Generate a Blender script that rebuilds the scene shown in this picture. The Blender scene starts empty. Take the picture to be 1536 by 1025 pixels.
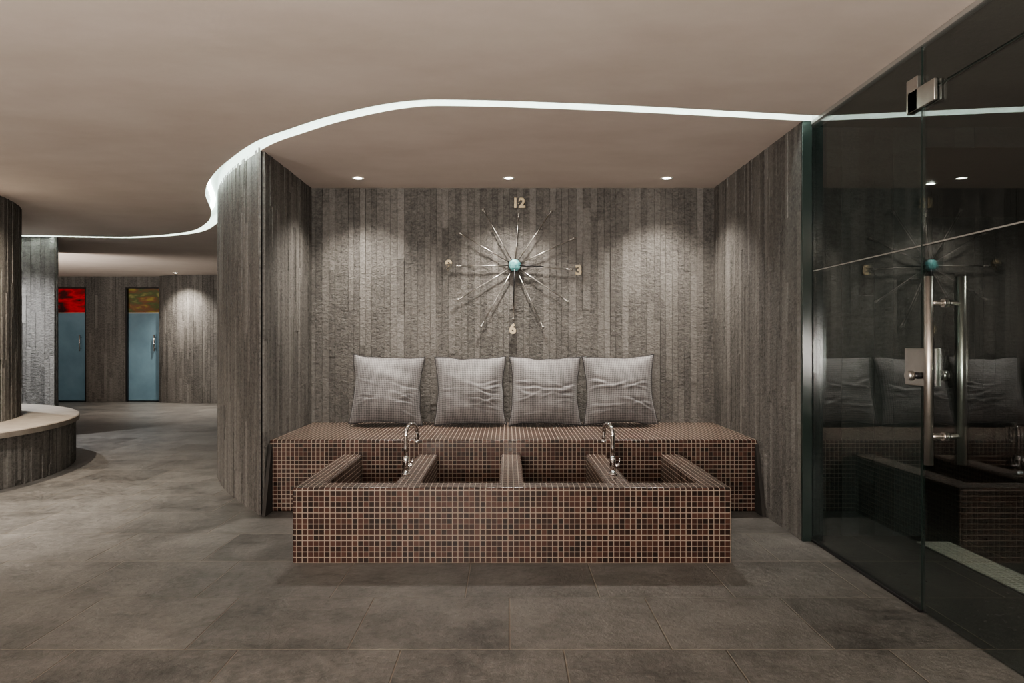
import bpy, bmesh, math, random
from mathutils import Vector, Matrix, noise
random.seed(7)
H=1.15; CZ=2.43
scene=bpy.context.scene
col=scene.collection

# ---------------------------------------------------------------- materials
def newmat(name):
    m=bpy.data.materials.new(name); m.use_nodes=True
    nt=m.node_tree; b=nt.nodes['Principled BSDF']
    return m,nt,b
def L(nt,a,b): nt.links.new(a,b)
def math_(nt,op,a,b=None,c=None):
    n=nt.nodes.new('ShaderNodeMath'); n.operation=op
    for i,v in enumerate((a,b,c)):
        if v is None: continue
        if isinstance(v,(int,float)): n.inputs[i].default_value=v
        else: L(nt,v,n.inputs[i])
    return n.outputs[0]
def ramp(nt,fac,stops):
    n=nt.nodes.new('ShaderNodeValToRGB'); L(nt,fac,n.inputs[0])
    e=n.color_ramp.elements
    while len(e)<len(stops): e.new(0.5)
    for i,(p,c) in enumerate(stops):
        e[i].position=p; e[i].color=(c[0],c[1],c[2],1)
    return n.outputs[0]
def mixc(nt,f,a,b,mode='MIX'):
    n=nt.nodes.new('ShaderNodeMix'); n.data_type='RGBA'; n.blend_type=mode
    for s,v in ((n.inputs[0],f),(n.inputs[6],a),(n.inputs[7],b)):
        if isinstance(v,(int,float)): s.default_value=v
        elif isinstance(v,tuple): s.default_value=(v[0],v[1],v[2],1)
        else: L(nt,v,s)
    return n.outputs[2]
def noise_(nt,vec,scale,detail=4,rough=.55):
    n=nt.nodes.new('ShaderNodeTexNoise'); n.inputs['Scale'].default_value=scale
    n.inputs['Detail'].default_value=detail; n.inputs['Roughness'].default_value=rough
    if vec is not None: L(nt,vec,n.inputs['Vector'])
    return n.outputs[0]
def coord(nt,which='Object',scale=(1,1,1)):
    t=nt.nodes.new('ShaderNodeTexCoord'); m=nt.nodes.new('ShaderNodeMapping')
    m.inputs['Scale'].default_value=scale
    L(nt,t.outputs[which],m.inputs[0]); return m.outputs[0]
def bump(nt,b,h,strength,dist):
    n=nt.nodes.new('ShaderNodeBump'); n.inputs['Strength'].default_value=strength
    n.inputs['Distance'].default_value=dist; L(nt,h,n.inputs['Height']); L(nt,n.outputs[0],b.inputs['Normal'])
def tile(nt,w,h,off,gap,soft,u0=0,v0=0):
    uv=nt.nodes.new('ShaderNodeUVMap'); s=nt.nodes.new('ShaderNodeSeparateXYZ'); L(nt,uv.outputs[0],s.inputs[0])
    v=math_(nt,'DIVIDE',math_(nt,'SUBTRACT',s.outputs[1],v0),h); row=math_(nt,'FLOOR',v)
    u=math_(nt,'ADD',math_(nt,'DIVIDE',math_(nt,'SUBTRACT',s.outputs[0],u0),w),math_(nt,'MULTIPLY',row,off))
    c=math_(nt,'FLOOR',u); fu=math_(nt,'FRACT',u); fv=math_(nt,'FRACT',v)
    du=math_(nt,'MULTIPLY',math_(nt,'MINIMUM',fu,math_(nt,'SUBTRACT',1.0,fu)),w)
    dv=math_(nt,'MULTIPLY',math_(nt,'MINIMUM',fv,math_(nt,'SUBTRACT',1.0,fv)),h)
    d=math_(nt,'MINIMUM',du,dv)
    mr=nt.nodes.new('ShaderNodeMapRange'); L(nt,d,mr.inputs[0])
    mr.inputs[1].default_value=gap/2-soft; mr.inputs[2].default_value=gap/2+soft
    cb=nt.nodes.new('ShaderNodeCombineXYZ'); L(nt,c,cb.inputs[0]); L(nt,row,cb.inputs[1])
    wn=nt.nodes.new('ShaderNodeTexWhiteNoise'); wn.noise_dimensions='2D'; L(nt,cb.outputs[0],wn.inputs['Vector'])
    return mr.outputs[0],wn.outputs['Value']

def mat_slate(name,dark,light,rough=.62,bs=.6):
    m,nt,b=newmat(name)
    a=nt.nodes.new('ShaderNodeAttribute'); a.attribute_name='tone'
    c=coord(nt,'Object')
    # split-stone relief: warped, slightly diagonal ridges
    t_=nt.nodes.new('ShaderNodeTexCoord'); mp=nt.nodes.new('ShaderNodeMapping'); L(nt,t_.outputs['Object'],mp.inputs[0])
    mp.inputs['Rotation'].default_value=(math.radians(25),math.radians(32),0); mp.inputs['Scale'].default_value=(1,1,1.7)
    n1=noise_(nt,mp.outputs[0],26,7,.66); n2=noise_(nt,c,75,5,.65); n3=noise_(nt,c,1.4,4)
    t=math_(nt,'ADD',math_(nt,'MULTIPLY',a.outputs['Fac'],.29),math_(nt,'MULTIPLY',n1,.71))
    t=math_(nt,'ADD',t,math_(nt,'MULTIPLY',math_(nt,'SUBTRACT',n3,.5),.30))
    t=math_(nt,'ADD',t,math_(nt,'MULTIPLY',math_(nt,'SUBTRACT',n2,.5),.6))
    mid=tuple((d+l)/2*f for d,l,f in zip(dark,light,(1.0,.985,.96)))
    L(nt,ramp(nt,t,[(.2,dark),(.5,mid),(.85,light)]),b.inputs['Base Color'])
    b.inputs['Roughness'].default_value=rough
    hh=math_(nt,'ADD',math_(nt,'MULTIPLY',n1,1.0),math_(nt,'MULTIPLY',n2,.4))
    bump(nt,b,hh,bs,.015)
    return m
M_slate=mat_slate('slate_strips',(.058,.055,.051),(.25,.24,.226),bs=.8)
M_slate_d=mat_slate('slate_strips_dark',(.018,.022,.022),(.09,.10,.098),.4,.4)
def plain(name,c,rough=.5,metal=0,spec=None):
    m,nt,b=newmat(name)
    n=noise_(nt,coord(nt),30,3)
    L(nt,mixc(nt,n,tuple(x*.9 for x in c),tuple(min(1,x*1.1) for x in c)),b.inputs['Base Color'])
    b.inputs['Roughness'].default_value=rough; b.inputs['Metallic'].default_value=metal
    return m
def emis(name,c,s):
    m,nt,b=newmat(name); b.inputs['Base Color'].default_value=(*c,1)
    b.inputs['Emission Color'].default_value=(*c,1); b.inputs['Emission Strength'].default_value=s
    return m
M_back=plain('joint_dark',(.04,.037,.034),.9)
M_white=plain('cove_white',(.78,.84,.80),.8)
M_steel=plain('brushed_steel',(.62,.6,.57),.28,1)
M_chrome=plain('chrome',(.85,.85,.86),.07,1)
M_brass=plain('aged_brass',(.36,.31,.22),.45,1)
M_alu=plain('aluminium',(.42,.41,.39),.4,.6)
M_led=emis('led_strip',(.93,1,.97),28)
M_lamp=emis('lamp_glow',(1,.95,.86),40)
M_darkm=plain('dark_metal',(.03,.03,.032),.35,.5)
M_greenedge=plain('green_glass_edge',(.02,.032,.028),.15)

# plaster
m,nt,b=newmat('plaster_taupe'); M_plaster=m
n=noise_(nt,coord(nt,'Object',(1,1.6,1)),1.3,7,.65); n2=noise_(nt,coord(nt),9,5)
L(nt,ramp(nt,n,[(.3,(.56,.485,.43)),(.7,(.65,.575,.52))]),b.inputs['Base Color'])
b.inputs['Roughness'].default_value=.75; bump(nt,b,n2,.12,.01)

def mat_floor(name,c0,c1,grout,rough):
    m,nt,b=newmat(name)
    mk,r=tile(nt,.608,.555,.33,.005,.0015,u0=.007,v0=2.744)
    c=coord(nt,'Object'); n1=noise_(nt,c,3.0,9,.75); n2=noise_(nt,c,26,7,.7)
    t=math_(nt,'ADD',math_(nt,'MULTIPLY',n1,.55),math_(nt,'MULTIPLY',n2,.45)); t=math_(nt,'ADD',t,math_(nt,'MULTIPLY',math_(nt,'SUBTRACT',r,.5),.10))
    tc=ramp(nt,t,[(.38,c0),(.62,c1)])
    L(nt,mixc(nt,mk,grout,tc),b.inputs['Base Color'])
    L(nt,math_(nt,'ADD',rough,math_(nt,'MULTIPLY',n2,.25)),b.inputs['Roughness'])
    hh=math_(nt,'ADD',math_(nt,'MULTIPLY',mk,.4),math_(nt,'ADD',math_(nt,'MULTIPLY',n2,.6),math_(nt,'MULTIPLY',n1,.9)))
    bump(nt,b,hh,.8,.014)
    return m
M_floor=mat_floor('slate_floor_tiles',(.055,.052,.048),(.19,.18,.167),(.22,.19,.155),.23)
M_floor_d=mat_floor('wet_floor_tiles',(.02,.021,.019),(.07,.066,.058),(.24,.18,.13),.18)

# mosaic
m,nt,b=newmat('copper_mosaic'); M_mos=m
mk,r=tile(nt,.0290,.0290,0,.0036,.0007)
tc=ramp(nt,r,[(0,(.020,.012,.010)),(.35,(.036,.018,.014)),(.7,(.058,.026,.02)),(1,(.085,.042,.031))])
L(nt,mixc(nt,mk,(.34,.285,.235),tc),b.inputs['Base Color'])
L(nt,math_(nt,'SUBTRACT',.8,math_(nt,'MULTIPLY',mk,.57)),b.inputs['Roughness'])
bump(nt,b,math_(nt,'ADD',mk,math_(nt,'MULTIPLY',r,.5)),.5,.002)

# fabric
m,nt,b=newmat('cushion_fabric'); M_fab=m
uvn=nt.nodes.new('ShaderNodeUVMap'); s=nt.nodes.new('ShaderNodeSeparateXYZ'); L(nt,uvn.outputs[0],s.inputs[0])
su=math_(nt,'SINE',math_(nt,'MULTIPLY',s.outputs[0],480)); sv=math_(nt,'SINE',math_(nt,'MULTIPLY',s.outputs[1],380))
w=math_(nt,'ADD',math_(nt,'MULTIPLY',su,.18),math_(nt,'MULTIPLY',sv,.12)); w=math_(nt,'ADD',w,.5)
n=noise_(nt,coord(nt),70,4)
t=math_(nt,'ADD',math_(nt,'MULTIPLY',w,.7),math_(nt,'MULTIPLY',n,.3))
L(nt,ramp(nt,t,[(.3,(.062,.059,.06)),(.7,(.245,.236,.236))]),b.inputs['Base Color'])
b.inputs['Roughness'].default_value=.6; b.inputs['Sheen Weight'].default_value=.2
bump(nt,b,t,.35,.003)
M_pipe=plain('piping_dark',(.04,.038,.04),.8)

# clear glass
def mat_glass(name,tint,f0=.045):
    m=bpy.data.materials.new(name); m.use_nodes=True; nt=m.node_tree; nt.nodes.clear()
    o=nt.nodes.new('ShaderNodeOutputMaterial'); mx=nt.nodes.new('ShaderNodeMixShader')
    tr=nt.nodes.new('ShaderNodeBsdfTransparent'); gl=nt.nodes.new('ShaderNodeBsdfGlossy')
    tr.inputs[0].default_value=(*tint,1); gl.inputs['Roughness'].default_value=0.004
    lw=nt.nodes.new('ShaderNodeLayerWeight'); lw.inputs[0].default_value=.5
    p=math_(nt,'POWER',lw.outputs['Facing'],5.0)
    f=math_(nt,'ADD',math_(nt,'MULTIPLY',p,1-f0),f0)
    L(nt,f,mx.inputs[0]); L(nt,tr.outputs[0],mx.inputs[1]); L(nt,gl.outputs[0],mx.inputs[2]); L(nt,mx.outputs[0],o.inputs[0])
    return m
M_glass=mat_glass('clear_glass',(.80,.86,.85),.12)

m,nt,b=newmat('frosted_blue_glass'); M_frost=m
n=noise_(nt,coord(nt),3,3); L(nt,ramp(nt,n,[(.3,(.11,.18,.22)),(.7,(.16,.25,.30))]),b.inputs['Base Color'])
b.inputs['Roughness'].default_value=.3; b.inputs['Emission Color'].default_value=(.3,.55,.7,1); b.inputs['Emission Strength'].default_value=.04
def mat_art(name,stops,s):
    m,nt,b=newmat(name); n=noise_(nt,coord(nt,'Object',(1,1,2.5)),2.4,3,.5)
    c=ramp(nt,n,stops); L(nt,c,b.inputs['Base Color']); L(nt,c,b.inputs['Emission Color']); b.inputs['Emission Strength'].default_value=s
    b.inputs['Roughness'].default_value=.2
    return m
M_red=mat_art('red_backlit_panel',[(.38,(.03,.002,.003)),(.55,(.5,.008,.015)),(.66,(.05,.004,.005))],.25)
M_yel=mat_art('amber_green_backlit_panel',[(.38,(.22,.18,.04)),(.46,(.14,.06,.03)),(.56,(.06,.08,.03)),(.66,(.26,.23,.08))],.2)
m,nt,b=newmat('turquoise_stone'); M_turq=m
n=noise_(nt,coord(nt),25,5); L(nt,ramp(nt,n,[(.3,(.03,.13,.14)),(.6,(.16,.38,.38)),(.75,(.5,.62,.6))]),b.inputs['Base Color']); b.inputs['Roughness'].default_value=.2
m,nt,b=newmat('bench_stone'); M_stone=m
n=noise_(nt,coord(nt),7,7,.65); L(nt,ramp(nt,n,[(.3,(.2,.175,.145)),(.7,(.31,.275,.24))]),b.inputs['Base Color']); b.inputs['Roughness'].default_value=.5; bump(nt,b,n,.3,.01)

# ---------------------------------------------------------------- mesh helpers
class MB:
    def __init__(s): s.bm=bmesh.new(); s.mats=[]; s.tone=s.bm.loops.layers.color.new('tone')
    def mi(s,m):
        if m not in s.mats: s.mats.append(m)
        return s.mats.index(m)
    def face(s,vs,m,smooth=False,tone=None):
        try: f=s.bm.faces.new(vs)
        except ValueError: return None
        f.material_index=s.mi(m); f.smooth=smooth
        if tone is not None:
            for l in f.loops: l[s.tone]=(tone,tone,tone,1)
        return f
    def box(s,x0,x1,y0,y1,z0,z1,m,bev=0,seg=2):
        vs=[s.bm.verts.new((x,y,z)) for x in (x0,x1) for y in (y0,y1) for z in (z0,z1)]
        idx=[(0,1,3,2),(4,6,7,5),(0,4,5,1),(2,3,7,6),(0,2,6,4),(1,5,7,3)]
        fs=[s.face([vs[i] for i in q],m) for q in idx]
        if bev:
            es=list({e for f in fs for e in f.edges})
            r=bmesh.ops.bevel(s.bm,geom=es,offset=bev,segments=seg,profile=.5,affect='EDGES',clamp_overlap=True)
            for f in r['faces']: f.smooth=True
    def tube(s,pts,r,m,n=10,closed=False,caps=True):
        pts=[Vector(p) for p in pts]; k=len(pts)
        rr=r if isinstance(r,(list,tuple)) else [r]*k
        rings=[]; up=None
        for i,p in enumerate(pts):
            if closed: t=(pts[(i+1)%k]-pts[i-1]).normalized()
            else: t=(pts[min(i+1,k-1)]-pts[max(i-1,0)]).normalized()
            if up is None: up=t.orthogonal().normalized()
            up=(up-t*up.dot(t))
            up=up.normalized() if up.length>1e-6 else t.orthogonal().normalized()
            w=t.cross(up)
            rings.append([s.bm.verts.new(p+rr[i]*(math.cos(a)*up+math.sin(a)*w)) for a in [2*math.pi*j/n for j in range(n)]])
        for i in range(k if closed else k-1):
            A=rings[i]; B=rings[(i+1)%k]
            for j in range(n): s.face([A[j],A[(j+1)%n],B[(j+1)%n],B[j]],m,True)
        if caps and not closed: s.face(rings[0][::-1],m); s.face(rings[-1],m)
    def sphere(s,c,r,m,sc=(1,1,1),sub=2,flat=False):
        mat=Matrix.Translation(c)@Matrix.Diagonal((*sc,1))
        res=bmesh.ops.create_icosphere(s.bm,subdivisions=sub,radius=r,matrix=mat)
        for f in {f for v in res['verts'] for f in v.link_faces}: f.material_index=s.mi(m); f.smooth=not flat
    def boxuv(s):
        uv=s.bm.loops.layers.uv.verify()
        s.bm.normal_update()
        for f in s.bm.faces:
            n=f.normal; a=max(range(3),key=lambda i:abs(n[i]))
            for l in f.loops:
                c=l.vert.co
                l[uv].uv=((c.y,c.z) if a==0 else (c.x,c.z) if a==1 else (c.x,c.y))
    def done(s,name,uv=True,fixn=False,mod=None,origin=None):
        if fixn: bmesh.ops.recalc_face_normals(s.bm,faces=s.bm.faces)
        if uv: s.boxuv()
        me=bpy.data.meshes.new(name); s.bm.to_mesh(me); s.bm.free()
        for m in s.mats: me.materials.append(m)
        o=bpy.data.objects.new(name,me); col.objects.link(o)
        if origin:
            me.transform(Matrix.Translation(-Vector(origin))); o.location=origin
        return o

def strips(name,path,z0,z1,side=1,wmin=.044,wmax=.066,mat=None,depth=.02,back=True,seed=1,lmin=.35,lmax=.95,var=.006):
    """clad a polyline wall with vertical slate strips; side=+1: room lies left of path direction"""
    mat=mat or M_slate
    rnd=random.Random(seed)
    P=[Vector((x,y,0)) for x,y in path]
    cum=[0]
    for a,b_ in zip(P,P[1:]): cum.append(cum[-1]+(b_-a).length)
    def at(s_):
        s_=max(0,min(cum[-1],s_))
        for i in range(len(P)-1):
            if s_<=cum[i+1]+1e-9:
                return P[i].lerp(P[i+1],(s_-cum[i])/max(1e-9,cum[i+1]-cum[i]))
        return P[-1]
    mb=MB(); s_=0; g=.0009
    while s_<cum[-1]-1e-4:
        w=rnd.uniform(wmin,wmax); e=min(cum[-1],s_+w)
        if cum[-1]-e<wmin*.6: e=cum[-1]
        a=at(s_); b_=at(e); t=(b_-a).normalized(); nrm=Vector((-t.y,t.x,0))*side
        z=z0-rnd.uniform(0,.5); stone=rnd.uniform(-.18,.18)
        while z<z1:
            ze=z+rnd.uniform(lmin,lmax)
            za=max(z0,z); zb=min(z1,ze)
            if z1-zb<.06: zb=z1; ze=z1
            if zb-za>.01:
                p=depth-rnd.random()**1.3*var
                lo=za+(g*.4 if za>z0 else 0); hi=zb-(g*.4 if zb<z1 else 0)
                A=a+t*g; B=b_-t*g
                tw=rnd.uniform(-.0015,.0015)
                v=[]
                for zz in (lo,hi):
                    v.append([mb.bm.verts.new((*(q+nrm*d).xy,zz)) for q,d in ((A,0),(B,0),(B,p+tw),(A,p-tw))])
                tone=min(1,max(0,rnd.random()*.8+.1+stone))
                for q in ((v[0][3],v[0][2],v[1][2],v[1][3]),(v[0][0],v[0][3],v[1][3],v[1][0]),(v[0][2],v[0][1],v[1][1],v[1][2]),
                          (v[1][3],v[1][2],v[1][1],v[1][0]),(v[0][0],v[0][1],v[0][2],v[0][3])):
                    mb.face(list(q),mat,tone=tone)
            z=ze
        if back:
            q0=[mb.bm.verts.new((*(q+nrm*.004).xy,zz)) for q,zz in ((a,z0),(b_,z0),(b_,z1),(a,z1))]
            mb.face(q0,M_back)
        s_=e
    return mb.done(name,fixn=False)

def empty(name,loc):
    e=bpy.data.objects.new(name,None); e.empty_display_size=.1; e.location=loc; col.objects.link(e); return e
def parent(o,p):
    o.parent=p; o.matrix_parent_inverse=Matrix.Translation(-Vector(p.location))
def cr(pts,n):
    out=[]; P=[Vector(p) for p in pts]; P=[2*P[0]-P[1]]+P+[2*P[-1]-P[-2]]
    for i in range(1,len(P)-2):
        for k in range(n):
            t=k/n; a,b_,c,d=P[i-1:i+3]
            out.append(.5*((2*b_)+(-a+c)*t+(2*a-5*b_+4*c-d)*t*t+(-a+3*b_-3*c+d)*t**3))
    out.append(P[-2]); return out

# ---------------------------------------------------------------- cove curve
def px(x,y): D=1408/(514-y); return ((x-762)/1100*D,D)
fr=[(1.765,4.13),px(1197,172),px(930,158),px(700,150),px(600,153),px(500,173),px(430,195),px(385,212),px(350,235),px(320,262),
    px(308,290),px(317,318),px(309,335),px(280,348),px(200,355),px(100,354),px(47,353),(-7.2,8.6),(-9.5,8.5)]
front=cr(fr,8)
SW=.10
rear=[]
for i,p in enumerate(front):
    t=(front[min(i+1,len(front)-1)]-front[max(i-1,0)]).normalized()
    n_=Vector((t.y,-t.x))   # path runs toward -x ; rear is +y side
    rear.append(p+n_*SW)
if rear[0].y<front[0].y:
    rear=[2*p-r for p,r in zip(front,rear)]
rear[0].x=1.765

YN=-3.2; YF=15.2
mb=MB()
vf=[mb.bm.verts.new((p.x,p.y,CZ)) for p in front]; vn=[mb.bm.verts.new((p.x,YN,CZ)) for p in front]
for i in range(len(front)-1): mb.face([vf[i],vf[i+1],vn[i+1],vn[i]],M_plaster)
mb.done('ceiling')
mb=MB()
vf=[mb.bm.verts.new((p.x,p.y,CZ)) for p in rear]; vn=[mb.bm.verts.new((p.x,YF,CZ)) for p in rear]
for i in range(len(front)-1): mb.face([vf[i],vn[i],vn[i+1],vf[i+1]],M_plaster)
mb.done('ceiling_alcove')
# cove
mb=MB(); zt=CZ+.13
F0=[mb.bm.verts.new((p.x,p.y,CZ)) for p in front]; 
# light shelf goes back over the main ceiling
F1=[mb.bm.verts.new((p.x,p.y,CZ+.02)) for p in front]
off=[]; 
for p,r in zip(front,rear): off.append(p-(r-p).normalized()*.06)
S1=[mb.bm.verts.new((p.x,p.y,CZ+.02)) for p in off]; S2=[mb.bm.verts.new((p.x,p.y,zt)) for p in off]
R2=[mb.bm.verts.new((p.x,p.y,zt)) for p in rear]; R0=[mb.bm.verts.new((p.x,p.y,CZ)) for p in rear]
for a,b_ in ((F0,F1),(F1,S1),(S1,S2),(S2,R2),(R2,R0)):
    for i in range(len(front)-1): mb.face([a[i],a[i+1],b_[i+1],b_[i]],M_white,True)
mb.face([F0[0],F1[0],S1[0],S2[0],R2[0],R0[0]],M_white)
mb.done('ceiling_cove')
mb=MB()
la=[];lb=[]
for p,r in zip(front,rear):
    d=(r-p).normalized(); la.append(mb.bm.verts.new((*(p+d*.0).xy,zt-.004))); lb.append(mb.bm.verts.new((*(p+d*.035).xy,zt-.004)))
for i in range(len(front)-1): mb.face([la[i],lb[i],lb[i+1],la[i+1]],M_led)
mb.done('cove_led_strip')

# ---------------------------------------------------------------- floor
mb=MB(); v=[mb.bm.verts.new(p) for p in ((-9.5,YN,0),(1.77,YN,0),(1.77,YF,0),(-9.5,YF,0))]; mb.face(v,M_floor); mb.done('floor')
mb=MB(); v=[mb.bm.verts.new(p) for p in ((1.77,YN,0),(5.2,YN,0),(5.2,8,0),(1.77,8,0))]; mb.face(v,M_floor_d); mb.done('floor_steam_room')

# ---------------------------------------------------------------- walls
BY=6.07
strips('wall_back',[(-1.645,BY+.02),(1.72,BY+.02)],0,CZ,side=-1,seed=3)
strips('wall_right',[(1.72,BY),(1.72,4.25)],0,CZ,side=-1,seed=4,wmin=.04,wmax=.06)
wl=[(r.x,r.y) for r in rear if r.x<-1.63 and r.y<7.15]
wl=[(x+.012,y+.012) for x,y in wl]
strips('wall_left',[(-1.645,wl[0][1]-.0),(-1.645,BY)],0,CZ,side=-1,seed=5,wmin=.045,wmax=.07)
cw=[(-1.645,wl[0][1]-.02)]+wl+[(-2.76,7.6),(-2.78,8.4),(-2.7,10),(-2.7,YF)]
strips('wall_curved',cw,0,CZ+.02,side=1,seed=6,wmin=.028,wmax=.042,var=.008)
# end of right wall pier
mb=MB(); mb.box(1.70,1.758,4.235,4.262,0,CZ,M_greenedge,.003); mb.box(1.722,1.758,4.262,6.1,0,CZ,M_back); mb.done('trim_pier')
# corridor
strips('wall_corridor_left',[(-9.5,8.89),(-5.48,8.89),(-6.4,10.4)],0,CZ,side=-1,seed=8)
DY=14.2
def back_seg(name,x0,x1,seed,z0=0): return strips(name,[(x0,DY),(x1,DY)],z0,CZ,side=-1,seed=seed)
back_seg('wall_far_1',-9.5,-8.86,11); back_seg('wall_far_2',-8.16,-7.40,12)
back_seg('wall_far_3',-8.86,-8.16,13,2.22); back_seg('wall_far_4',-7.40,-6.72,14,2.22)
cv=cr([(-6.72,DY+.3),(-6.70,14.12),(-6.3,13.9),(-5.6,13.8),(-4.8,13.95),(-4.0,14.4),(-2.7,14.6)],8)
strips('wall_far_curved',[(p.x,p.y) for p in cv],0,CZ,side=-1,seed=15)
# outer shell
mb=MB()
mb.box(-9.7,-9.5,YN,YF,0,2.6,M_plaster); mb.done('wall_west')
mb=MB(); mb.box(-9.5,5.2,YN-.2,YN,0,2.6,M_plaster); mb.done('wall_near')
mb=MB(); mb.box(-9.5,-2.5,YF,YF+.2,0,2.6,M_back); mb.done('wall_north')

# door leaves in corridor
def cdoor(x0,x1,art):
    e=empty('frosted_glass_door',((x0+x1)/2,DY,0))
    mb=MB(); mb.box(x0,x1,DY+.04,DY+.052,.02,1.72,M_frost,.003); o=mb.done('leaf'); parent(o,e)
    mb=MB(); mb.box(x0,x1,DY+.04,DY+.052,1.735,2.2,art,.003); o=mb.done('transom'); parent(o,e)
    mb=MB(); 
    for a in (x0-.03,x1+.002): mb.box(a,a+.028,DY-.01,DY+.08,0,2.22,M_darkm)
    mb.box(x0,x1,DY-.01,DY+.08,2.2,2.22,M_darkm)
    mb.box(x0,x1,DY+.03,DY+.06,1.72,1.735,M_steel)
    o=mb.done('frame'); parent(o,e)
    mb=MB(); hx=x1-.09
    mb.tube([(hx,DY-.03,.98),(hx,DY-.03,1.3)],.014,M_chrome)
    for z in (1.03,1.25): mb.tube([(hx,DY-.03,z),(hx,DY+.04,z)],.009,M_chrome)
    o=mb.done('handle'); parent(o,e)
cdoor(-8.83,-8.19,M_red); cdoor(-7.37,-6.75,M_yel)

# round pillar and its bench
PC=(-6.4,6.0); PR=2.0; BR=2.5
def circ(r,a0,a1,n): return [(PC[0]+r*math.cos(a0+(a1-a0)*i/n),PC[1]+r*math.sin(a0+(a1-a0)*i/n)) for i in range(n+1)]
strips('round_column',circ(PR,-math.pi*.75,math.pi*.6,110),.456,CZ,side=-1,seed=21,wmin=.032,wmax=.055,var=.009)
pb=empty('curved_bench',(PC[0],PC[1],0))
o=strips('side',circ(BR-.05,-math.pi*.75,math.pi*.6,140),0,.41,side=-1,seed=22,wmin=.03,wmax=.045,var=.01); parent(o,pb)
mb=MB()
A=circ(BR,-math.pi*.75,math.pi*.6,90); B=circ(PR-.02,-math.pi*.75,math.pi*.6,90)
z0,z1=.405,.455
prof=lambda p,q: [(*p,z0),(*p,z1-.008),(p[0]+(q[0]-p[0])*.016,p[1]+(q[1]-p[1])*.016,z1),(*q,z1),(*q,z0)]
R=[[mb.bm.verts.new(c) for c in prof(p,q)] for p,q in zip(A,B)]
for i in range(len(R)-1):
    for j in range(5): mb.face([R[i][j],R[i+1][j],R[i+1][(j+1)%5],R[i][(j+1)%5]],M_stone,False)
o=mb.done('seat',fixn=True); parent(o,pb)

# ---------------------------------------------------------------- mosaic bench
BF=4.98; BZ=.488
mb=MB(); mb.box(-1.622,1.698,BF,BY-.002,0,BZ,M_mos,.014,3); mb.done('mosaic_bench')
mb=MB()
for xa,xb in ((-1.622,-1.600),(1.676,1.698)):  # thin dark wedges slanting down the bench front at both side walls
    v=[[mb.bm.verts.new((x,y,z)) for y,z in ((BF,0),(BF-.15,0),(BF-.012,BZ-.03),(BF,BZ-.03))] for x in (xa,xb)]
    mb.face(v[0],M_back); mb.face(v[1][::-1],M_back)
    for j in range(4): mb.face([v[0][j],v[1][j],v[1][(j+1)%4],v[0][(j+1)%4]],M_back)
mb.done('dark_wedges_bench_ends',fixn=True)

# ---------------------------------------------------------------- foot baths
RZ=.392; FZ=.12; T=.135
cx=[-1.058,-.545,.02,.595,1.10]
X0,X1=-1.125,1.168
xs=[X0]+[X0+T]
for c in cx[1:4]: xs+= [c-T/2,c+T/2]
xs+=[X1-T,X1]
ys=[3.822,3.822+.15,BF-.003]
mb=MB(); bm=mb.bm; cache={}
def V(x,y,z):
    k=(round(x,4),round(y,4),round(z,4))
    if k not in cache: cache[k]=bm.verts.new(k)
    return cache[k]
nx=len(xs)-1; hgt=[[0]*2 for _ in range(nx)]
for i in range(nx):
    for j in range(2): hgt[i][j]=RZ if (j==0 or i%2==0) else FZ
lv=[0,FZ,RZ]
def hh(i,j): return hgt[i][j] if 0<=i<nx and 0<=j<2 else 0
for i in range(nx):
    for j in range(2):
        h=hgt[i][j]; a,b_,c,d=xs[i],xs[i+1],ys[j],ys[j+1]
        mb.face([V(a,c,h),V(b_,c,h),V(b_,d,h),V(a,d,h)],M_mos)
        for (ii,jj,p,q) in ((i,j-1,(a,c),(b_,c)),(i+1,j,(b_,c),(b_,d)),(i,j+1,(b_,d),(a,d)),(i-1,j,(a,d),(a,c))):
            o_=hh(ii,jj)
            for l0,l1 in zip(lv,lv[1:]):
                if l0>=o_ and l1<=h: mb.face([V(*p,l0),V(*q,l0),V(*q,l1),V(*p,l1)],M_mos)
bmesh.ops.recalc_face_normals(bm,faces=bm.faces)
es=[e for e in bm.edges if len(e.link_faces)==2 and e.calc_face_angle(0)>1 and max(v.co.z for v in e.verts)>RZ-.001 or
    (len(e.link_faces)==2 and e.calc_face_angle(0)>1 and abs(e.verts[0].co.z-e.verts[1].co.z)>.05 and e.calc_face_angle_signed(0)>0)]
r=bmesh.ops.bevel(bm,geom=es,offset=.014,segments=3,profile=.5,affect='EDGES',clamp_overlap=True)
for f in r['faces']: f.smooth=True
# drains
for i in (1,3,5,7):
    c=(xs[i]+xs[i+1])/2
    mb.tube([(c,4.5,FZ),(c,4.5,FZ+.006)],.03,M_chrome,20)
mb.done('mosaic_foot_bath')

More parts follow.
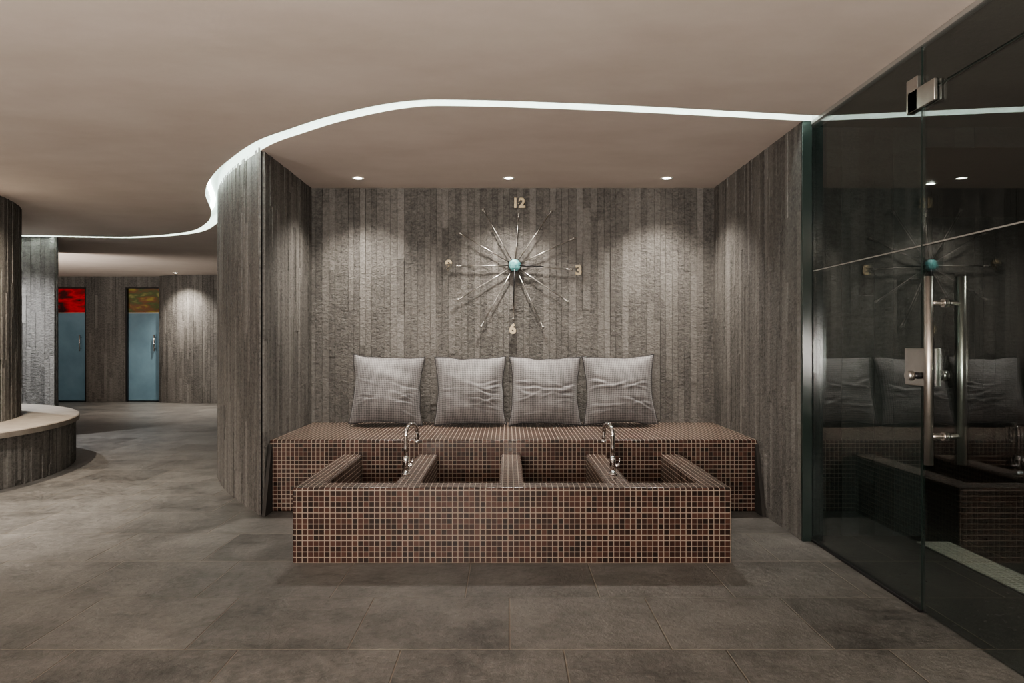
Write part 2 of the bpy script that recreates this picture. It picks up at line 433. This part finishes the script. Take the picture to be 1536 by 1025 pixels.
# faucets
def faucet(x,y,dirx):
    mb=MB(); z=RZ
    mb.tube([(x,y,z+.0005),(x,y,z+.008),(x,y,z+.010)],[.026,.026,.022],M_chrome,24)
    mb.tube([(x,y,z+.008),(x,y,z+.085),(x,y,z+.095),(x,y,z+.11)],[.0185,.0185,.017,.010],M_chrome,24)
    pts=[(x,y,z+.1),(x,y,z+.16)]
    R_=.062; zc=z+.222; d=Vector((dirx,.95,0)).normalized()
    for k in range(0,17):
        a=math.pi-(math.pi*1.08)*k/16
        o_=d*(R_+R_*math.cos(a)); pts.append((x+o_.x,y+o_.y,zc+R_*math.sin(a)))
    l=Vector(pts[-1]); pts.append(tuple(l+Vector((0,0,-.03))))
    mb.tube(pts,.0115,M_chrome,14)
    l=Vector(pts[-1]); mb.tube([l+Vector((0,0,.006)),l+Vector((0,0,-.012))],.0145,M_chrome,14)
    s=1 if dirx>0 else 1
    mb.tube([(x,y,z+.05),(x+.035*s,y,z+.055),(x+.039*s,y,z+.057)],[.010,.010,.008],M_chrome,14)
    mb.tube([(x+.035*s,y,z+.056),(x+.04*s,y,z+.095)],[.005,.0035],M_chrome,10)
    mb.done('basin_faucet',origin=(x,y,z))
faucet(-.585,4.2,.42); faucet(.60,4.2,-.3)

# ---------------------------------------------------------------- cushions
def cushion(xc,zrot,seed,roll=0):
    W=.287; Hh=.278; T_=.118; n=64
    mb=MB(); bm=mb.bm; uvl=bm.loops.layers.uv.verify()
    rnd=random.Random(seed)
    folds=[]
    for _ in range(15):
        sd=rnd.choice((-1,1))
        folds.append((rnd.uniform(-.85,.25),rnd.uniform(-.45,.25)*sd,rnd.uniform(.025,.055),sd,rnd.uniform(.005,.011),rnd.uniform(.0,.55)))
    def P(u,v,s):
        x=W*u*(1-.11*(1-v*v)**1.0); z=Hh*v*(1-.08*(1-u*u))
        e=max(0,(1-abs(u)**2.3))*max(0,(1-abs(v)**2.3))
        t=T_*e**.58*(1-.2*v)
        q=Vector((u*1.3+seed*3.1,v*1.3,s*2))
        wr=noise.noise(q)*.012+noise.noise(Vector((u*1.2+seed,v*4+u*.8,seed*2+s)))*.006
        for v0,sl,wd,sd,am,uc in folds:
            dd=(v-(v0+sl*(u*sd-uc)+.05*math.sin(u*5+seed+v0*9)))/wd
            fade=1/(1+math.exp(-(sd*u-uc)*7))
            wr+=am*fade*(math.exp(-dd*dd)-.7*math.exp(-(dd-1.6)**2))
        edge=noise.noise(Vector((u*2.2+seed*7,v*2.2,0)))*.012
        return Vector((x+edge*.6*abs(u),s*(t+wr*min(1,e*1.6)),z+edge))
    g={}
    for s in (1,-1):
        for i in range(n+1):
            for j in range(n+1):
                u=-1+2*i/n; v=-1+2*j/n
                u=math.sin(u*math.pi/2)*.35+u*.65; v=math.sin(v*math.pi/2)*.35+v*.65
                if i in(0,n) or j in(0,n):
                    if s==1: 
                        p=P(u,v,1); p.y=0; g[(i,j,1)]=bm.verts.new(p); g[(i,j,-1)]=g[(i,j,1)]
                else: g[(i,j,s)]=bm.verts.new(P(u,v,s))
    for s in (1,-1):
        for i in range(n):
            for j in range(n):
                q=[g[(i,j,s)],g[(i+1,j,s)],g[(i+1,j+1,s)],g[(i,j+1,s)]]
                if s==1: q=q[::-1]
                f=mb.face(q,M_fab,True)
                for l in f.loops: l[uvl].uv=(l.vert.co.x,l.vert.co.z)
    per=[g[(i,0,1)].co.copy() for i in range(n)]+[g[(n,j,1)].co.copy() for j in range(n)]+[g[(i,n,1)].co.copy() for i in range(n,0,-1)]+[g[(0,j,1)].co.copy() for j in range(n,0,-1)]
    mb.tube(per,.0045,M_pipe,7,closed=True)
    o=mb.done('cushion',uv=False)
    o.rotation_euler=(math.radians(-14),math.radians(roll),math.radians(zrot))
    o.location=(xc,5.84,0)
    bpy.context.view_layer.update()
    o.location.z=BZ+.002-min((o.matrix_world@v.co).z for v in o.data.vertices)
    return o
cushion(-.96,5,1,2.0); cushion(-.30,-2,2,-1.0); cushion(.295,1,3,.6); cushion(.885,-4,4,-1.5)

# ---------------------------------------------------------------- clock
ck=empty('wall_clock',(.055,BY-.02,1.785))
ccx,ccz,cy=.055,1.785,BY-.035
ends=[(725,315),(778,322),(826,318),(860,358),(856,404),(851,452),(814,490),(770,478),(722,489),(688,449),(686,399),(690,350)]
mb=MB(); DD=cy
for (ex,ey) in ends:
    x=(ex-762)/1100*DD; z=1.15+(514-ey)/1100*DD
    d=Vector((x-ccx,0,z-ccz)); l=d.length; d.normalize()
    c=Vector((ccx,cy,ccz))
    mb.tube([c+d*.03,c+d*l*.5,c+d*l],[.0044,.0040,.0036],M_steel,8)
    mb.tube([c+d*(l-.04),c+d*l,c+d*(l+.006)],[.0052,.006,.003],M_steel,10)
    mb.sphere(c+d*(l+.004),.0125,M_steel)
o=mb.done('rods'); parent(o,ck)
mb=MB(); mb.tube([(ccx,BY-.001,ccz),(ccx,cy-.01,ccz)],.02,M_darkm,20)
mb.tube([(ccx,cy-.005,ccz),(ccx,cy-.022,ccz)],[.056,.052],M_darkm,28)
mb.sphere((ccx,cy-.02,ccz),.051,M_turq,(1,.45,1),2,True)
o=mb.done('hub'); parent(o,ck)
mb=MB()
mb.tube([(ccx,cy-.03,ccz),(ccx-.012,cy-.03,ccz-.34)],[.006,.003],M_darkm,8)
mb.tube([(ccx,cy-.026,ccz),(ccx+.24,cy-.026,ccz-.012)],[.007,.004],M_darkm,8)
o=mb.done('hands'); parent(o,ck)
for tx,(ex,ey) in (('12',(778,305)),('3',(868,406)),('6',(769,494)),('9',(673,398))):
    cu=bpy.data.curves.new('num','FONT'); cu.body=tx; cu.size=.108; cu.extrude=.008; cu.bevel_depth=.0015; cu.align_x='CENTER'; cu.align_y='CENTER'; cu.offset=.004
    to=bpy.data.objects.new('num',cu); col.objects.link(to)
    bpy.context.view_layer.update()
    me=bpy.data.meshes.new_from_object(to.evaluated_get(bpy.context.evaluated_depsgraph_get()))
    bpy.data.objects.remove(to)
    me.transform(Matrix.Rotation(math.pi/2,4,'X')); me.materials.clear(); me.materials.append(M_brass)
    x=(ex-762)/1100*(BY-.04); z=1.15+(514-ey)/1100*(BY-.04)
    me.transform(Matrix.Translation((x,BY-.035,z)))
    o=bpy.data.objects.new('numeral_'+tx,me); col.objects.link(o); parent(o,ck)
    mb=MB(); mb.tube([(x,BY-.034,z),(x,BY+.0,z)],.004,M_brass,8); o=mb.done('pin_'+tx); parent(o,ck)

# ---------------------------------------------------------------- glass enclosure
GX=1.765; gt=.010
mb=MB(); mb.box(GX-gt/2,GX+gt/2,3.125,4.235,.012,CZ,M_glass); 
mb.box(GX-gt/2-.0005,GX+gt/2+.0005,3.120,3.1245,.012,CZ,M_greenedge); mb.done('window_1')
gd=empty('glass_door',(GX,2.6,0))
mb=MB(); mb.box(GX-gt/2,GX+gt/2,2.05,3.112,.012,2.2,M_glass); mb.box(GX-gt/2-.0005,GX+gt/2+.0005,3.1125,3.116,.012,2.2,M_greenedge)
mb.box(GX-gt/2-.0005,GX+gt/2+.0005,2.05,3.112,2.2,2.204,M_greenedge)
o=mb.done('leaf'); parent(o,gd)
mb=MB()
for sx in (-1,1):
    hx=GX+.067*sx; hy=2.96
    mb.tube([(hx,hy,.655),(hx,hy,1.418)],.0175,M_steel,24)
    for z in (.77,1.31): mb.tube([(GX,hy,z),(hx,hy,z)],.010,M_steel,14); mb.tube([(GX+.004*sx,hy,z),(GX+.012*sx,hy,z)],.018,M_steel,18)
o=mb.done('handle'); parent(o,gd)
mb=MB()
for sx in (-1,1):
    a,b_=sorted((GX+.0055*sx,GX+.022*sx))
    mb.box(a,b_,3.00,3.20,2.145,2.235,M_steel,.003)
mb.box(GX-.022,GX+.022,3.125,3.21,2.145,2.29,M_steel,.003)
o=mb.done('top_hinge'); parent(o,gd)
mb=MB()
for sx in (-1,1):
    a,b_=sorted((GX+.0055*sx,GX+.024*sx))
    mb.box(a,b_,3.03,3.22,.965,1.125,M_steel,.003)
    mb.tube([(GX+.02*sx,3.09,1.01),(GX+.06*sx,3.09,1.01)],.014,M_darkm,16)
    mb.tube([(GX+.06*sx,3.09,1.01),(GX+.085*sx,3.09,1.01)],.021,M_steel,16)
o=mb.done('lock'); parent(o,gd)
mb=MB(); mb.box(GX-gt/2,GX+gt/2,2.05,3.112,2.21,CZ,M_glass); o=mb.done('transom'); parent(o,gd)
mb=MB(); mb.box(GX-gt/2,GX+gt/2,YN,2.04,.012,CZ,M_glass); mb.done('wall_glass_near')
mb=MB(); mb.box(GX-.016,GX+.016,YN,4.235,CZ-.022,CZ-.001,M_alu,.002); mb.done('trim_1')
mb=MB(); mb.box(GX-.014,GX+.014,3.12,4.235,.0,.014,M_darkm,.002); mb.done('trim_2')
mb=MB(); mb.box(GX-.0058,GX-.0052,2.05,3.112,1.560,1.5665,M_alu); mb.box(GX-.0058,GX-.0052,3.125,4.23,1.560,1.5665,M_alu); mb.done('trim_3')
# steam room interior
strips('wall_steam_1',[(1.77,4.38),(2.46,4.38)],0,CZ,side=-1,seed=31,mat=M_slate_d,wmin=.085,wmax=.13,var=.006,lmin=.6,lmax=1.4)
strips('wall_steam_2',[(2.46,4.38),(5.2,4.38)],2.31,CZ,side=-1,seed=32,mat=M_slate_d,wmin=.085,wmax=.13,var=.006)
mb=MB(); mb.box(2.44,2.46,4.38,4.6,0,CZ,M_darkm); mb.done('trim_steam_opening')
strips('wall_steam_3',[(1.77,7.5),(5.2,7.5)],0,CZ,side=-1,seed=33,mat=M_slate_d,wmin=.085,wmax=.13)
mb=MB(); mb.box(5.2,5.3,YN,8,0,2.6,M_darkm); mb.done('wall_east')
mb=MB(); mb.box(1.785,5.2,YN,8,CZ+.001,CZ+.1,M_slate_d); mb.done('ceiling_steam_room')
# floor drain grate
mb=MB(); gx0,gx1,gy0,gy1=2.34,2.54,1.6,4.2
mb.box(gx0,gx0+.008,gy0,gy1,0,.006,M_steel); mb.box(gx1-.008,gx1,gy0,gy1,0,.006,M_steel)
mb.box(gx0,gx1,gy0,gy1,.0005,.002,M_darkm)
y=gy0
M_gr=plain('grate_white',(.6,.56,.5),.4)
while y<gy1: mb.box(gx0+.006,gx1-.006,y,y+.012,0,.006,M_gr); y+=.026
for k in range(1,5):
    xx=gx0+k*(gx1-gx0)/5; mb.box(xx-.004,xx+.004,gy0,gy1,0,.0065,M_gr)
mb.done('floor_drain_grate')

# ---------------------------------------------------------------- lights
def spot(loc,power,ang,blend=.6,rad=.03,c=(1,.93,.84),par=None,target=None):
    l=bpy.data.lights.new('beam','SPOT'); l.energy=power; l.spot_size=math.radians(ang); l.spot_blend=blend; l.shadow_soft_size=rad; l.color=c
    o=bpy.data.objects.new('beam',l); col.objects.link(o); o.location=loc
    if target: o.rotation_euler=(Vector(target)-Vector(loc)).to_track_quat('-Z','Y').to_euler()
    if par: parent(o,par)
    return o
def downlight(x,y,power,ang,blend=.7,target=None,c=(1,.93,.84),rad=.03):
    e=empty('ceiling_downlight',(x,y,CZ))
    mb=MB(); n=28; rg=[]
    for r,z in ((.046,CZ-.001),(.044,CZ-.005),(.034,CZ-.005),(.030,CZ-.0015)):
        rg.append([mb.bm.verts.new((x+r*math.cos(2*math.pi*k/n),y+r*math.sin(2*math.pi*k/n),z)) for k in range(n)])
    for a,b_ in zip(rg,rg[1:]):
        for k in range(n): mb.face([a[k],a[(k+1)%n],b_[(k+1)%n],b_[k]],M_white,True)
    mb.face(rg[-1],M_lamp)
    o=mb.done('trim_ring'); parent(o,e)
    spot((x,y,CZ-.012),power,ang,blend,rad,c,e,target)
for x in (-1.166,.005,1.235): downlight(x,5.70,175,116,1,target=(x,5.60,0),rad=.06)
downlight(-4.18,5.88,300,140,.9,c=(1,.88,.74))
downlight(-5.95,8.1,380,130,.9,c=(.95,.97,1))  # added out of view to wash the corridor wall and floor
downlight(-6.1,13.45,260,120,.9)
downlight(-4.85,12.5,260,110,.9)
downlight(-3.45,4.3,400,90,1,target=(-3.6,4.9,0))
for x,y in ((-3.2,-.8),(-.2,1.3),(-6,1.0)): downlight(x,y,45,120,1)  # unseen lamps added around the camera for ambient light
downlight(2.75,3.0,80,100,1)  # added off-frame lamp that brightens the steam room wall, floor and grate
downlight(3.4,5.9,14,120,.9)
def area(loc,size,power,rot,c=(1,.93,.86)):  # added unseen fill, aimed up so the ceiling brightens the room
    l=bpy.data.lights.new('fill_light','AREA'); l.shape='DISK'; l.size=size; l.energy=power; l.color=c
    o=bpy.data.objects.new('fill_light',l); col.objects.link(o); o.location=loc; o.rotation_euler=rot
area((-.6,-1.6,1.0),1.2,400,(math.radians(155),0,0))
area((-4.5,-1.2,1.0),1.2,230,(math.radians(155),0,0))
area((-7.5,9.9,1.0),1.0,110,(math.radians(165),0,math.radians(-20)))

w=bpy.data.worlds.new('World'); scene.world=w; w.use_nodes=True
w.node_tree.nodes['Background'].inputs[0].default_value=(.5,.45,.4,1); w.node_tree.nodes['Background'].inputs[1].default_value=.1

cam=bpy.data.cameras.new('camera'); co=bpy.data.objects.new('camera',cam); col.objects.link(co)
co.location=(0,0,H); co.rotation_euler=(math.pi/2,0,0); cam.sensor_width=36; cam.lens=1100/1536*36
cam.shift_x=6/1536; cam.shift_y=1.5/1536; cam.clip_start=.05
scene.camera=co
scene.view_settings.view_transform='AgX'
try: scene.view_settings.look='AgX - Medium High Contrast'
except Exception as ex: print(ex)
